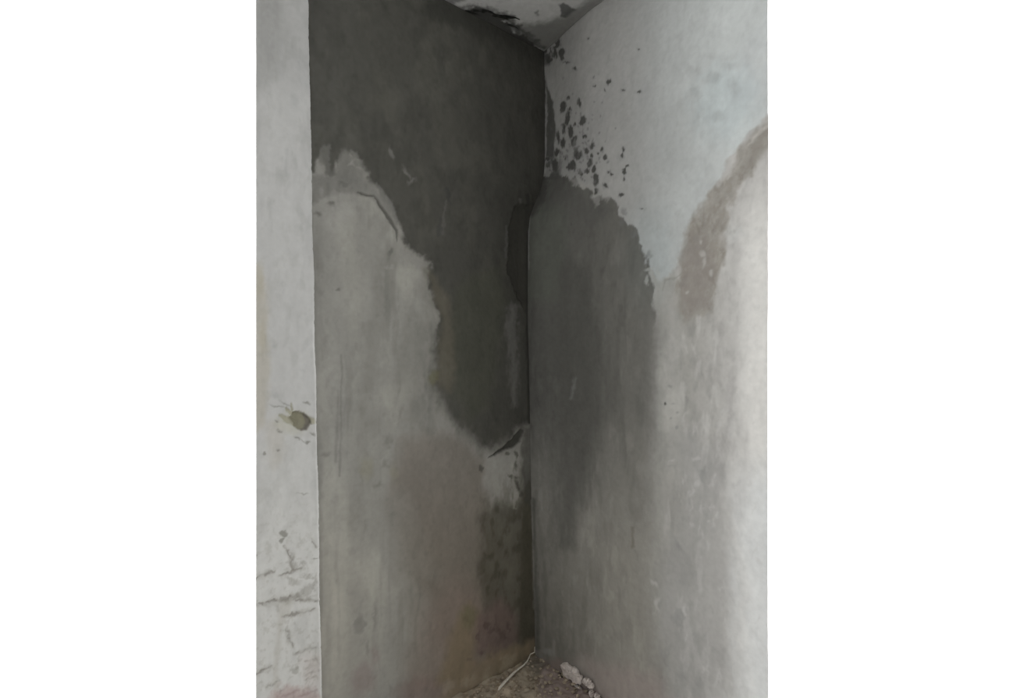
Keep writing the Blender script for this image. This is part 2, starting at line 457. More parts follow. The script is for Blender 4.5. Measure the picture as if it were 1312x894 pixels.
# right-hand part: grey-mauve streaks, and stronger light at the end painted as bright strips
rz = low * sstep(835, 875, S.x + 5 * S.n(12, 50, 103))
S.tint(rz * sstep(-0.1, 0.45, S.n(14, 32, 104)), (0.84, 0.835, 0.84))
S.tint(rz * sstep(0.05, 0.5, S.n(5, 11, 109)), (0.9, 0.9, 0.9))
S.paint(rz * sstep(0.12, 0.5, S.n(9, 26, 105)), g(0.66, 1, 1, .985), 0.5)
S.paint(S.poly([(862, 560), (890, 540), (930, 600), (935, 700), (930, 894), (840, 894), (838, 830), (850, 720), (872, 640)], 14, 10, 18, 40, 106), g(0.42, 1, 1, 1.0), 0.5)
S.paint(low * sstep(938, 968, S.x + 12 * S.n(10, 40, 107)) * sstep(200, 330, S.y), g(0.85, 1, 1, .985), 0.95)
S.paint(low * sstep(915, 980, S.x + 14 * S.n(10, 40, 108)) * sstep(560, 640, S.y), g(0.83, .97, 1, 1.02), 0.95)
# brown-grey tide mark up to the right
tide = S.poly([(1000, 132), (972, 160), (950, 186), (932, 218), (914, 240), (898, 272), (882, 298), (872, 330), (868, 362), (862, 385), (872, 412), (892, 414),
               (908, 398), (918, 360), (926, 310), (938, 266), (955, 240), (968, 208), (1000, 168)], 5, 12, 10, 14, 110)
tide *= 0.75 + 0.5 * sstep(-.3, .3, S.n(6, 8, 115)) * 0.5
S.paint(tide, (0.355, 0.335, 0.305), 0.95)
S.paint(tide * sstep(.12, .4, S.n(4, 6, 116)), (0.50, 0.485, 0.46), 0.4)
S.paint(tide * sstep(.12, .45, S.n(5, 7, 117)), (0.27, 0.25, 0.225), 0.4)
S.paint(S.poly([(872, 330), (884, 300), (905, 300), (915, 340), (908, 390), (885, 400), (868, 380)], 9, 8, seed=111), (0.315, 0.292, 0.275), 0.6)
S.paint(S.poly([(968, 180), (1000, 148), (1000, 175), (975, 205), (955, 225), (945, 215)], 5, 5, seed=112), (0.33, 0.315, 0.29), 0.5)
S.paint(S.stroke([(984, 160), (966, 176), (958, 184)], [3, 2, 1], 2, 3, seed=113), (0.66, 0.64, 0.62), 0.5)
S.paint(S.spots([(880, 374, 1.6, 1.6, 0), (902, 335, 2, 8, 10), (911, 350, 3, 4, 0), (900, 325, 3, 4, 0), (898, 310, 2, 3, 0)], 1.5, 2), g(0.56, 1, .99, .97), 0.6)
# soft pale shoulder down the middle, where the damp has dried off
S.paint(S.poly([(842, 380), (868, 372), (872, 420), (868, 480), (876, 540), (868, 590), (842, 600), (838, 480)], 8, 8, 10, 40, 114), g(0.46, 1, 1, .97), 0.7)
S.paint(S.spots([(862, 522, 14, 22, 10), (866, 510, 9, 14, 0), (852, 545, 10, 10, 0), (847, 470, 5, 20, 0)], 4, 6, 8, 12), g(0.53, 1, 1, .96), 0.7)
# ---- wet coat beside the corner
WET = [(640, 200), (699, 226), (722, 225), (736, 230), (750, 241), (757, 243), (763, 258), (772, 252), (788, 258), (795, 272), (800, 286), (811, 292), (819, 309),
       (827, 330), (833, 348), (838, 380), (840, 430), (836, 480), (836, 560), (833, 640), (832, 720), (834, 790), (842, 850), (850, 960), (640, 960)]
wet_hi = S.poly(WET, 2.8, 7, 10, 12, 120)
wet_lo = S.poly([(x - 3 if x > 800 else x, y) for x, y in WET], 30, 10, 14, 44, 121)
k = sstep(360, 440, S.y)
wet = wet_hi * (1 - k) + wet_lo * k
lower = sstep(500, 790, S.y + 30 * S.n(30, 40, 122))
out = sstep(700, 815, S.x + 10 * S.n(14, 60, 119))
S.paint(wet * (1 - lower), g(0.128, 1, 1, .945))
S.paint(wet * (1 - lower) * out, g(0.188, 1, .99, .92))
S.paint(wet * lower, g(0.23, 1, .98, .90))
S.paint(wet * lower * out, g(0.335, 1, .975, .895))
S.tint(wet * sstep(0.0, 0.5, S.n(12, 50, 123, 4)), (0.87, 0.87, 0.87))
S.tint(wet * sstep(0.1, 0.5, S.n(9, 26, 124, 4)), (1.13, 1.13, 1.13))
S.paint(wet * S.poly([(712, 335), (745, 330), (765, 400), (768, 520), (750, 640), (735, 700), (715, 700), (712, 560)], 14, 10, 12, 60, 125), g(0.108, 1, 1, .93), 0.7)
S.paint(wet * S.poly([(672, 268), (700, 258), (725, 262), (725, 330), (712, 380), (676, 390)], 12, 8, 12, 30, 126), (0.138, 0.147, 0.130), 0.7)
S.paint(wet * S.poly([(700, 232), (760, 245), (790, 268), (760, 290), (710, 262)], 8, 8, seed=127), g(0.135, 1, 1, .95), 0.6)
S.paint(S.poly([(740, 845), (790, 850), (850, 870), (860, 910), (760, 910)], 16, 8, seed=129), (0.40, 0.35, 0.335), 0.7)
S.paint(S.stroke([(684, 640), (686, 700), (688, 780), (690, 830)], [2, 2, 2.5, 3], 2.5, 2, 6, 30, 130), g(0.10, 1, 1, .92), 0.6)
S.paint(S.stroke([(811, 675), (811, 700)], [1, 2], 2, 2, seed=131), (0.13, 0.115, 0.09), 0.5)
S.paint(S.stroke([(736, 485), (732, 510)], [2, 2], 2, 3, seed=132), g(0.22), 0.5)
S.paint(S.stroke([(678, 262), (677, 330), (678, 345)], [1.2, .9, .4], 1, 1.2, seed=133), g(0.26), 0.6)
# rough broken paint edge beside the wet coat
S.paint(S.spots([(764, 255, 6, 7, 0), (738, 233, 7, 5, 20), (775, 252, 7, 6, 0), (703, 218, 6, 12, 0), (713, 208, 4, 8, 0)], 2.5, 4), g(0.40, 1, 1, .97), 0.55)
S.paint(S.spots([(832, 325, 3, 5, 10), (828, 332, 2, 3, 0), (800, 272, 4, 4, 0), (798, 285, 3, 6, 0), (812, 300, 3, 4, 0)], 2, 3), g(0.20), 0.55)
S.paint(S.stroke([(848, 373), (853, 358), (862, 357), (872, 352)], [.6, 1.2, 1.2, .6], 1, 1.5, seed=134), (0.33, 0.325, 0.30), 0.7)
S.paint(S.spots([(832, 345, 6, 2.5, -20), (829, 359, 2.5, 6, 0), (843, 350, 2, 6, 0)], 1.5, 3), g(0.52, 1, 1, .97), 0.6)
# ---- mould beside the upper corner
lobe = S.poly([(690, 88), (700, 100), (706, 122), (712, 142), (714, 166), (712, 186), (708, 205), (714, 218), (720, 228), (690, 232)], 1.6, 2.5, 8, 12, 140)
S.paint(lobe, g(0.112, 1, 1, .945), 0.95)
S.paint(S.poly([(660, 226), (700, 222), (702, 240), (696, 262), (684, 276), (660, 280)], 4, 5, 6, 10, 146), g(0.085, 1, 1, .93), 0.8)
S.paint(S.stroke([(693, 190), (694, 220), (690, 250)], [1.5, 2, 2], 1.5, 2, 6, 14, 147), g(0.06), 0.7)
S.paint(S.poly([(696, 190), (708, 186), (718, 205), (722, 228), (700, 230), (705, 212)], 4, 5, 6, 8, 141), g(0.12), 0.6)
S.paint(S.stroke([(698.5, 70), (700, 110), (699.5, 160), (698.5, 225)], [0.8, .8, 1.1, 1.6], .9, 1.4, 4, 12, 142), g(0.42), 0.55)
S.paint(S.spots([(701, 205, 5, 3, 0), (702, 221, 5, 6, 0), (700, 98, 1.5, 6, -15), (703, 106, 1.5, 5, -20), (700, 148, 1, 10, 3), (707, 215, 2, 5, 0)], 1.5, 3), g(0.42), 0.6)
S.paint(S.spots([(690, 62, 5, 7, 0), (698, 60, 3, 6, 30), (706, 66, 2, 6, -20), (701, 74, 5, 5, 0), (711, 72, 3, 3, 0)], 1.4, 4, 5, 5, 144), g(0.10), 0.85)
S.paint(S.poly([(685, 50), (692, 56), (703, 70), (708, 82), (702, 84), (690, 92)], 3, 4, seed=143), g(0.12), 0.85)
SPOTS = [(722, 137, 4, 8, 8), (728, 151, 3.2, 10, 8), (743, 132, 2.4, 6, -8), (747, 155, 3.6, 7, 10), (723, 165, 2.6, 7, 0), (732, 169, 3.4, 8, -5),
         (736, 181, 3.6, 7, 10), (722, 183, 3.0, 7, 0), (749, 175, 2.2, 3, 0), (716, 176, 2.0, 8, 0), (715, 195, 3.4, 5, 10), (739, 196, 3.6, 8, -5),
         (743, 200, 3.2, 5, 20), (752, 194, 2.4, 5, 8), (759, 187, 2.2, 5, 12), (758, 199, 2.2, 2.4, 0), (767, 197, 1.8, 1.8, 0), (772, 192, 1.8, 3, 10),
         (776, 201, 2.6, 4, 0), (756, 209, 3.2, 6, 12), (761, 217, 2.8, 5, 15), (764, 230, 3.6, 8, 0), (735, 212, 4.5, 6, 0), (730, 214, 2.6, 5, 0),
         (744, 221, 3.4, 4, 0), (752, 219, 3.4, 3, 0), (725, 203, 1.6, 2.4, 0), (712, 212, 4, 8, 0), (702, 204, 4, 2.4, 0),
         (799, 191, 1.9, 3, 0), (797, 200, 2.4, 3.2, 10), (804, 213, 1.8, 1.8, 0), (800, 220, 2.9, 3.2, 0), (800, 229, 1.5, 3.4, 0), (796, 250, 3.4, 3, -20),
         (776, 238, 4, 2.2, 30), (764, 245, 2, 4, 20), (783, 224, 1.7, 1.6, 0), (780, 220, 1.4, 2, 0), (781, 105, 2.2, 3.6, 20), (799, 116, 2.2, 1.4, 0),
         (820, 118, 3.4, 1.8, -10), (763, 110, 2, 1.6, 0), (776, 116, 1.4, 1.4, 0), (819, 63, 2, 1.6, 0), (737, 89, 3, 1.6, 30), (754, 50, 1.3, 1.3, 0),
         (712, 68, 3.2, 6, -20), (720, 68, 4, 6, 20), (704, 77, 4, 4, 0), (716, 54, 3, 4, 40), (714, 60, 5, 2.2, -30), (721, 75, 2, 4, 0), (699, 64, 2, 5, 20),
         (731, 140, 2, 3, -30), (737, 160, 1.6, 2, 0), (728, 125, 1.4, 2.6, 0), (727, 80, 4, 1, 0), (823, 268, 2, 1, 0), (853, 517, 1.6, 1.6, 0)]
S.paint(S.spots(SPOTS, 3.0, 3.0, 5, 6, 148), g(0.22), 0.35)
S.paint(S.spots(SPOTS, 0.9, 2.4, 3.5, 5, 150), g(0.095, 1, 1, .96), 0.95)
FAINT = [(780, 140, 4, 9, -10), (757, 126, 5, 4, 0), (750, 118, 4, 3, 0), (765, 127, 3, 2, 0), (810, 78, 3, 6, 0), (736, 150, 4, 4, 0), (738, 186, 3, 6, 0),
         (800, 155, 8, 12, 0), (780, 175, 6, 4, 0), (745, 215, 8, 8, 0), (758, 150, 1.6, 4, 0)]
S.paint(S.spots(FAINT, 2.5, 3, 6, 7, 151), g(0.40), 0.4)
random.seed(7)
fine = [(random.gauss(742, 18), random.gauss(185, 32), random.uniform(.7, 1.5), random.uniform(.8, 2.6), random.uniform(-30, 30)) for _ in range(90)]
S.paint(S.spots(fine, .9, 1.2, 3, 3, 152), g(0.17), 0.6)
# washed-out bluish smudges in the paint, upper right
SM = [(918, 150, 12, 7, -10), (890, 160, 6, 14, 5), (942, 110, 7, 12, 0), (932, 84, 8, 4, -10), (915, 100, 10, 10, 0), (891, 120, 6, 7, 0), (932, 74, 6, 2, 0),
      (872, 132, 4, 3, 0), (890, 92, 10, 6, 0), (910, 70, 8, 2, 0)]
S.paint(S.spots(SM, 5, 6, 8, 10, 153), (0.47, 0.49, 0.495), 0.55)
S.tint(S.spots([(930, 130, 40, 50, 20), (830, 330, 30, 60, 0), (940, 300, 1, 1, 0)], 20, 10), (0.96, 1.0, 1.015))
# white salt flecks in the grey zone
random.seed(12)
fl = [(random.uniform(875, 975), random.uniform(520, 880), random.uniform(.8, 2.2), random.uniform(1.5, 7), random.uniform(-10, 25)) for _ in range(46)]
fl += [(920, 548, 2.2, 10, 8), (893, 587, 5, 3, 0), (894, 618, 1.6, 10, 5), (884, 630, 3, 2, 0), (888, 632, 2, 5, 30), (841, 775, 2, 9, 5), (838, 748, 6, 2.2, 40),
       (936, 555, 3, 9, 0), (950, 590, 2, 12, -30), (860, 590, 2, 2, 0), (922, 575, 1.4, 12, 0)]
S.paint(S.spots(fl, 1.8, 4.5, 5, 7, 154), g(0.66, 1, 1, 1), 0.42)
S.paint(S.spots([(858, 597, 4, 1.4, -10), (868, 698, 3, 8, -15), (852, 842, 2, 10, -20), (855, 835, 2, 8, 20), (870, 790, 8, 10, 0), (900, 610, 5, 8, 0)], 2.5, 4), g(0.31), 0.5)
S.paint(S.spots([(863, 517, 2, 1, 0), (868, 528, 2, 1.4, 0), (860, 536, 1.5, 1.2, 0), (867, 548, 2, 2, 0), (847, 453, 1.5, 1.4, 0), (859, 495, 3, 2, 0)], 1, 1.5), g(0.30), 0.6)
# pale scraped patches at the foot
S.paint(S.spots([(702, 834, 9, 4, 12), (694, 845, 2, 6, 0)], 2.5, 3), g(0.30, 1, .99, .94), 0.65)
S.paint(S.poly([(690, 848), (725, 845), (745, 868), (775, 894), (690, 900)], 6, 5, seed=155), (0.27, 0.225, 0.21), 0.8)
soft_corner = sstep(0.0, 0.05, Tr.ravel())
S.tint(sstep(-.3, .6, S.n(16, 22, 164)), (1.06, 1.06, 1.06))
S.tint(sstep(.1, .6, S.n(6, 9, 165)), (0.945, 0.945, 0.945))
S.col *= np.array([1.01, 1.0, .985])
S.relief += (0.004 * S.n(60, 90, 161) + 0.0010 * S.n(8, 14, 162)) + 0.002 * (1 - low) + 0.0012 * tide * S.n(5, 6, 163)
off = (S.relief * soft_corner)[:, None] * NR[None, :]
P = np.stack([X.ravel() + off[:, 0], Y.ravel() + off[:, 1], Z.ravel()], -1)
splay_r = np.array([0.30, 1.0]); splay_r = splay_r / np.linalg.norm(splay_r)
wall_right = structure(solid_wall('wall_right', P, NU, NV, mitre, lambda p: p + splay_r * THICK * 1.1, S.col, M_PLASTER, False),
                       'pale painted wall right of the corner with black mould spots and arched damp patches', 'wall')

# =========================================================================== PIER
EDGE = [(395, -60), (395.5, 40), (397, 100), (399, 180), (400, 290), (402.5, 350), (403, 440), (405, 480), (406, 560), (408.5, 650), (409.5, 760),
        (412, 850), (413.5, 960)]
tp0 = along(PIER_ORG, DL, 404)
yp = PIER_ORG[1] + DL[1] * tp0
NV2 = 1150
z2 = np.linspace(0, H, NV2)
te = along(PIER_ORG, DL, interp(447 - F * (z2 - CAM_H) / yp, EDGE))
chips = 0.0022 * np.abs(fbm(z2 / 0.02, z2 * 0 + 3.3, 201)) ** 1.5 * 2 + 0.0010 * fbm(z2 / 0.12, z2 * 0 + 1.3, 202)
te = te + chips
T_PIER_END = along(PIER_ORG, DL, 328)
NU = 100
u = np.linspace(0, 1, NU)
T = te[:, None] + u[None, :] * (T_PIER_END - te[:, None])
Z = np.repeat(z2[:, None], NU, 1)
X = PIER_ORG[0] + DL[0] * T; Y = PIER_ORG[1] + DL[1] * T
qx = 656 + F * X / Y; qy = 447 - F * (Z - CAM_H) / Y
S = Surface(qx.ravel(), qy.ravel(), (T / 0.0022).ravel(), (Z / 0.0022).ravel(), g(0.50, 1, 1, .985))
S.paint(sstep(480, 760, S.y), g(0.60, 1, 1, .97), 0.9)
S.tint(sstep(0.0, 0.5, S.n(16, 60, 211)), (0.92, 0.92, 0.92))
S.paint(S.poly([(320, -30), (360, -30), (372, 40), (360, 90), (345, 110), (320, 130)], 14, 12, seed=212), g(0.40, 1, 1, .97), 0.6)
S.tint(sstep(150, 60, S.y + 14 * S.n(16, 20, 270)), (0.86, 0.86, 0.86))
S.paint(S.stroke([(360, 55), (360, 100)], [2, 3], 3, 3, seed=213), g(0.40), 0.4)
S.paint(S.spots([(387, 80, 8, 10, 0), (392, 110, 5, 12, 0), (378, 130, 6, 10, 0)], 5, 5), g(0.41), 0.45)
S.paint(S.stroke([(367, 190), (366, 225)], [1, 1.4], 2, 2, seed=214), g(0.40), 0.4)
S.paint(S.poly([(322, 330), (334, 340), (342, 380), (345, 460), (340, 540), (322, 560)], 6, 5, 10, 40, 215), (0.46, 0.43, 0.365), 0.6)
S.paint(S.spots([(333, 360, 4, 22, 0), (336, 430, 4, 20, 0)], 3, 3), (0.42, 0.39, 0.31), 0.5)
S.paint(S.poly([(340, 540), (362, 540), (362, 590), (345, 600)], 8, 6, seed=216), (0.49, 0.465, 0.42), 0.5)
S.paint(S.spots([(363, 370, 2, 8, 0), (352, 443, 3, 2, 0), (388, 475, 4, 2, 20), (352, 507, 5, 3, 0)], 2, 2), g(0.40), 0.4)
# the gouge
halo = S.spots([(376, 541, 22, 15, -5)], 6, 4)
S.paint(halo, (0.48, 0.47, 0.39), 0.5)
arm = S.stroke([(358, 532), (368, 537), (378, 540)], [2.2, 4.2, 5], 1.6, 2.4, seed=217)
arm = np.maximum(arm, S.stroke([(366, 523), (374, 529), (384, 534)], [1.4, 2.8, 5], 1.3, 2.2, seed=218))
arm = np.maximum(arm, S.stroke([(373, 517), (374, 526)], [.9, 1.6], 1, 1, seed=219))
arm = np.maximum(arm, S.stroke([(388, 535), (396, 538), (404, 540)], [5, 4.6, 3.6], 1.8, 1.6, seed=220))
hole = S.poly([(374, 529), (383, 526), (391, 531), (397, 536), (397, 545), (391, 551), (383, 551.5), (376, 548), (374, 541), (372, 536)], 1.6, 3.0, 6, 6, 221)
S.paint(arm, (0.34, 0.33, 0.25), 0.85)
S.paint(hole, (0.225, 0.215, 0.155), 0.95)
S.paint(S.stroke([(391, 532), (396, 540), (392, 549), (386, 551)], [2.5, 3.2, 2.4, 1], 1.2, 1, seed=222), (0.17, 0.155, 0.14), 0.75)
S.carve(hole, -0.007); S.carve(arm, -0.0025)
S.paint(S.spots([(393, 516, 4, 1.4, 18), (380, 561, 4, 1.4, 22), (394, 567, 2.8, 1.7, 5), (388, 564, 3, .8, 25), (357, 577, 2.4, 1.4, 20), (339, 581, 2, 1.7, 0),
                 (358, 553, 3, 1.6, 0), (355, 539, 2, 1.2, 0), (355, 520, 8, .8, 10), (366, 517, 6, .8, 30), (364, 684, 6, 4.2, 0), (361, 692, 2.5, 3, 0),
                 (328, 712, 1.8, 4, 0), (405, 716, 4, 1.2, 0), (388, 632, 5, .8, 0), (401, 556, 4, 1.4, 30)], 1.1, 2.2, 4, 4, 223), (0.22, 0.215, 0.19), 0.75)
# scratches and scuffs at the bottom
SC = [([(328, 741), (345, 734), (353, 732)], [1, 1.6, .6]), ([(357, 737), (372, 733), (386, 728)], [.8, 1.4, 1]), ([(328, 775), (350, 771), (375, 766), (384, 762)], [1, 1.6, 3.2, 2]),
      ([(380, 769), (395, 768), (407, 769)], [1, 1.6, .8]), ([(362, 790), (380, 786), (404, 780)], [1.2, 1.6, .8]), ([(368, 808), (371, 820), (375, 830)], [1, 1.2, .8]),
      ([(378, 838), (395, 831), (406, 829)], [.7, 1.6, 1]), ([(329, 863), (340, 857), (348, 853)], [1.3, 1.5, .8]), ([(340, 881), (352, 876), (358, 872)], [.8, 1.2, .8]),
      ([(391, 848), (408, 844)], [1, 1]), ([(393, 856), (409, 850)], [1.4, 1]), ([(391, 866), (400, 862), (409, 858)], [1.2, 1.8, 1]), ([(392, 870), (404, 868)], [1, 1]),
      ([(364, 700), (372, 712), (376, 730)], [1, 1.6, 1]), ([(400, 690), (406, 702)], [.6, 1])]
for k, (pts, w) in enumerate(SC):
    s_ = S.stroke(pts, np.array(w) * 1.15, 1.2, 3.2, 5, 5, 230 + k)
    s_ = s_ * (0.45 + 0.55 * sstep(-.25, .2, S.n(5, 5, 280 + k)))
    S.paint(S.stroke(pts, np.array(w) * 2.2 + .6, 2.5, 4, 5, 5, 330 + k), (0.40, 0.385, 0.355), 0.35)
    S.paint(s_, (0.27, 0.258, 0.235), 0.8); S.carve(s_, -0.0016)
S.paint(S.spots([(375, 724, 7, 4, 0), (377, 714, 4, 4, 0), (372, 741, 5, 3, 0), (378, 745, 7, 3, 0), (396, 739, 8, 2.4, 0), (391, 758, 8, 6, -30), (399, 753, 5, 4, 0), (394, 766, 6, 3, 0),
                 (404, 745, 2, 8, 0), (383, 764, 9, 4, -15), (384, 846, 2.5, 2, 0), (378, 858, 5, 4, 0), (400, 853, 6, 4, -20), (388, 722, 4, 3, 0)], 2.2, 5, 5, 5, 250), (0.34, 0.33, 0.305), 0.65)
S.paint(S.poly([(358, 772), (372, 766), (374, 780), (366, 792), (360, 810), (356, 894), (350, 894), (354, 800)], 4, 4, seed=251), (0.48, 0.465, 0.43), 0.6)
S.paint(S.poly([(350, 888), (365, 878), (405, 882), (413, 900), (345, 910)], 6, 6, 8, 8, 252), (0.43, 0.335, 0.32), 0.75)
S.paint(S.poly([(385, 840), (415, 838), (415, 880), (392, 880)], 8, 5, seed=253), (0.56, 0.52, 0.50), 0.5)
S.paint(S.spots([(360 + 5 * i % 48, 884 + (i * 7) % 9, 3.5, 1.3, -15) for i in range(11)], 1.2, 2, 4, 4, 254), (0.33, 0.26, 0.25), 0.6)
S.tint(sstep(.0, .5, S.n(10, 18, 263)), (0.93, 0.93, 0.925))
S.tint(sstep(.15, .5, S.n(4, 5, 264)) * sstep(560, 760, S.y), (0.88, 0.875, 0.86))
# worn bright arris
dist_edge = S.x - interp(S.y, EDGE)
S.paint(sstep(-3.2, -0.8, dist_edge + 1.2 * S.n(4, 14, 260)) * sstep(330, 470, S.y), g(0.72, 1, 1, .985), 0.5)
S.relief += 0.0016 * S.n(30, 60, 261) + 0.0006 * S.n(6, 9, 262)
off = S.relief[:, None] * NL[None, :]
P = np.stack([X.ravel() + off[:, 0], Y.ravel() + off[:, 1], Z.ravel()], -1)
splay_l = np.array([-0.34, 1.0]); splay_l = splay_l / np.linalg.norm(splay_l)
wall_front = structure(solid_wall('wall_front', P, NU, NV2, lambda p: p - (PIER_STEP + 0.004) * NL, lambda p: p + splay_l * 0.14, S.col, M_PIER, True),
                       'narrow whitewashed pier standing proud at the left with a brown gouge and scratches', 'wall')


# =========================================================================== CEILING and FLOOR
def plan_grid(name, z, dense, up, paint, thick, amp, label):
    c = np.array([CX, CY])
    a = np.concatenate([[-0.16, -0.08], np.arange(-0.04, dense, 0.0045), np.linspace(dense, 3.2, 12)])
    A, B = np.meshgrid(a, a)
    X = c[0] + DL[0] * A + DR[0] * B; Y = c[1] + DL[1] * A + DR[1] * B
    X = X.ravel(); Y = Y.ravel()
    safe = np.maximum(Y, 0.3)
    qx = 656 + F * X / safe; qy = 447 - F * (z - CAM_H) / safe
    bad = Y < 1.2
    qx = np.where(bad, -999, qx); qy = np.where(bad, -999 if up else 1999, qy)
    S = Surface(qx, qy, A.ravel() / 0.0033, B.ravel() / 0.0033, (0.4, 0.4, 0.4))
    paint(S)
    Zz = z + (-1 if up else 1) * np.maximum(S.relief, -0.02) * amp
    n = len(a)
    co = np.stack([X, Y, Zz], -1)
    i = np.arange(n * n).reshape(n, n)
    ring = [i[0, 0], i[0, -1], i[-1, -1], i[-1, 0]]
    top = co[ring].copy(); top[:, 2] = z + (thick if up else -thick)
    co = np.concatenate([co, top])
    b = n * n + np.arange(4)
    fl = up
    q = grid_faces(n, n, not fl)
    ng = [list(i[0]) + [b[1], b[0]], list(i[:, -1]) + [b[2], b[1]], list(i[-1, ::-1]) + [b[3], b[2]], list(i[::-1, 0]) + [b[0], b[3]], [b[0], b[1], b[2], b[3]]]
    col = np.concatenate([S.col, S.col[ring]])
    o = link_mesh(name, co, q, ng, M_PLASTER, col)
    return structure(o, label, name)


def paint_ceiling(S):
    S.col[:] = g(0.60, 1, 1, .985)
    S.tint(sstep(0, .5, S.n(30, 30, 301)), (0.9, 0.9, 0.9))
    S.paint(S.poly([(655, 45), (664, 34), (690, 30), (716, 22), (738, 10), (765, -6), (800, -6), (720, 60), (700, 70), (670, 60)], 6, 6, seed=302), g(0.215, 1, 1, .96), 0.85)
    S.paint(S.poly([(716, 6), (722, 4), (738, 12), (724, 22), (718, 20)], 1.5, 2, seed=303), g(0.10), 0.85)
    S.paint(S.poly([(500, -30), (538, -20), (538, 8), (556, 9), (575, 17), (590, 15), (602, 12), (612, 10), (622, 14), (630, 17), (640, 19), (650, 22), (642, 26), (652, 32),
                    (660, 42), (672, 46), (680, 54), (690, 62), (700, 80), (600, 60), (500, 30)], 1.3, 3, 8, 8, 304), g(0.060, 1, 1, .93), 0.95)
    S.paint(S.spots([(655, 34, 6, 5, 0), (662, 37, 5, 4, 0), (688, 17, 2, 2, 0), (616, 13, 8, 3, 10), (572, 2, 14, 4, 0), (586, 0, 10, 3, 0)], 2, 3), g(0.12), 0.7)
    S.paint(S.stroke([(585, 12), (610, 9), (626, 14), (650, 24), (672, 44), (692, 60)], [3, 4, 4, 5, 5, 4], 5, 8, 6, 6, 306), g(0.085, 1, 1, .95), 0.75)
    S.paint(S.stroke([(560, 2), (575, 12), (592, 11)], [2, 3, 2], 3, 5, 6, 6, 307), g(0.16), 0.6)
    S.relief += 0.002 * S.n(40, 40, 305)


def paint_floor(S):
    S.col[:] = (0.40, 0.345, 0.27)
    S.paint(sstep(110, 220, np.maximum(S.u, S.v)), (0.42, 0.41, 0.385))  # unseen floor made paler to bounce light onto the walls
    S.tint(sstep(-.1, .5, S.n(8, 8, 311)), (1.3, 1.28, 1.25))
    S.tint(sstep(0, .5, S.n(5, 5, 312)), (0.72, 0.7, 0.68))
    S.paint(S.poly([(690, 850), (720, 848), (780, 900), (690, 900)], 8, 5, seed=313), (0.33, 0.265, 0.25), 0.8)
    S.paint(S.poly([(668, 836), (690, 832), (704, 846), (690, 868), (672, 858)], 5, 4, seed=314), (0.17, 0.155, 0.13), 0.7)
    S.relief += 0.010 * (S.n(16, 16, 315) + .3) + 0.005 * S.n(5, 5, 316)


ceiling = plan_grid('ceiling', H, 0.75, True, paint_ceiling, 0.15, 1.0, 'grey plaster ceiling with ragged black mould along its joint with the walls')
floor = plan_grid('floor', 0.0, 0.75, False, paint_floor, 0.12, 1.0, 'brown earthy floor littered with crumbled plaster at the foot of the corner')


# =========================================================================== unseen wall added behind the camera to cut the sky light
def box_wall(name, x0, x1, y0, y1, z0, z1, mat):
    bm = bmesh.new(); bmesh.ops.create_cube(bm, size=1)
    for v in bm.verts:
        v.co = ((x0 + x1) / 2 + v.co.x * (x1 - x0), (y0 + y1) / 2 + v.co.y * (y1 - y0), (z0 + z1) / 2 + v.co.z * (z1 - z0))
    me = bpy.data.meshes.new(name); bm.to_mesh(me); bm.free(); me.materials.append(mat)
    o = bpy.data.objects.new(name, me); C.objects.link(o)
    return o


structure(box_wall('sky_block_wall', -3.2, 3.2, -0.7, -0.5, 0, H, plain_material('grey_render', (0.40, 0.40, 0.39), .1)),
          'plain grey wall added out of view to block sky light from the corner', 'wall')


# =========================================================================== small things
def from_bm(name, bm, mat, parent=None, smooth=False):
    me = bpy.data.meshes.new(name); bm.to_mesh(me); bm.free()
    me.materials.append(mat)
    for p in me.polygons:
        p.use_smooth = smooth
    o = bpy.data.objects.new(name, me); C.objects.link(o)
    if parent:
        o.parent = parent
    return o


def thing(o, label, cat, group=None):
    o['label'] = label; o['category'] = cat
    if group:
        o['group'] = group
    return o


def floor_point(px, py, z=0.0):
    d = F * (CAM_H - z) / (py - 447)
    return Vector(((px - 656) / F * d, d, z))


def ceil_point(px, py):
    d = F * (H - CAM_H) / (447 - py)
    return Vector(((px - 656) / F * d, d, H))


def right_wall_point(px, py, proud=0.0):
    t = along((CX, CY), DR, px)
    x, y = CX + DR[0] * t, CY + DR[1] * t
    return Vector((x + NR[0] * proud, y + NR[1] * proud, CAM_H - (py - 447) / F * y))


M_PALE = plain_material('broken_white_plaster', (0.66, 0.60, 0.565), .18, 60)
M_STRAND = plain_material('pale_fibre', (0.70, 0.66, 0.58), .15, 90)
M_MOULD = plain_material('mouldy_paint', (0.055, 0.055, 0.050), .3, 60)
M_EARTH = plain_material('earthy_crumbs', (0.37, 0.31, 0.24), .3, 50)


# pale strand: climbs a little way up the corner, then lies on the rubble, thickening toward its frayed end
pts = [(Vector((CX - 0.018, CY - 0.030, 0.052)), .0016), (Vector((CX - 0.019, CY - 0.040, 0.034)), .0020)]
for (px, py, r) in [(679.5, 838, .0026), (676, 846, .0030), (671, 852, .0036), (665, 856, .0045), (659, 861, .0050), (652, 868, .0058), (646, 874, .0062), (640, 881, .0050), (638.5, 884, .002)]:
    p = floor_point(px, py, 0.018); pts.append((p, r))
bm = bmesh.new(); rings = []
rnd = random.Random(4)
for i, (p, r) in enumerate(pts):
    a = pts[max(0, i - 1)][0]; b = pts[min(len(pts) - 1, i + 1)][0]
    d = (b - a).normalized(); s1 = d.cross(Vector((0, 0, 1))).normalized(); s2 = s1.cross(d)
    rings.append([bm.verts.new(p + s1 * math.cos(t) * r * rnd.uniform(.85, 1.15) + s2 * math.sin(t) * r * .75) for t in [k * math.pi / 4 for k in range(8)]])
for a, b in zip(rings[:-1], rings[1:]):
    for k in range(8):
        bm.faces.new((a[k], a[(k + 1) % 8], b[(k + 1) % 8], b[k]))
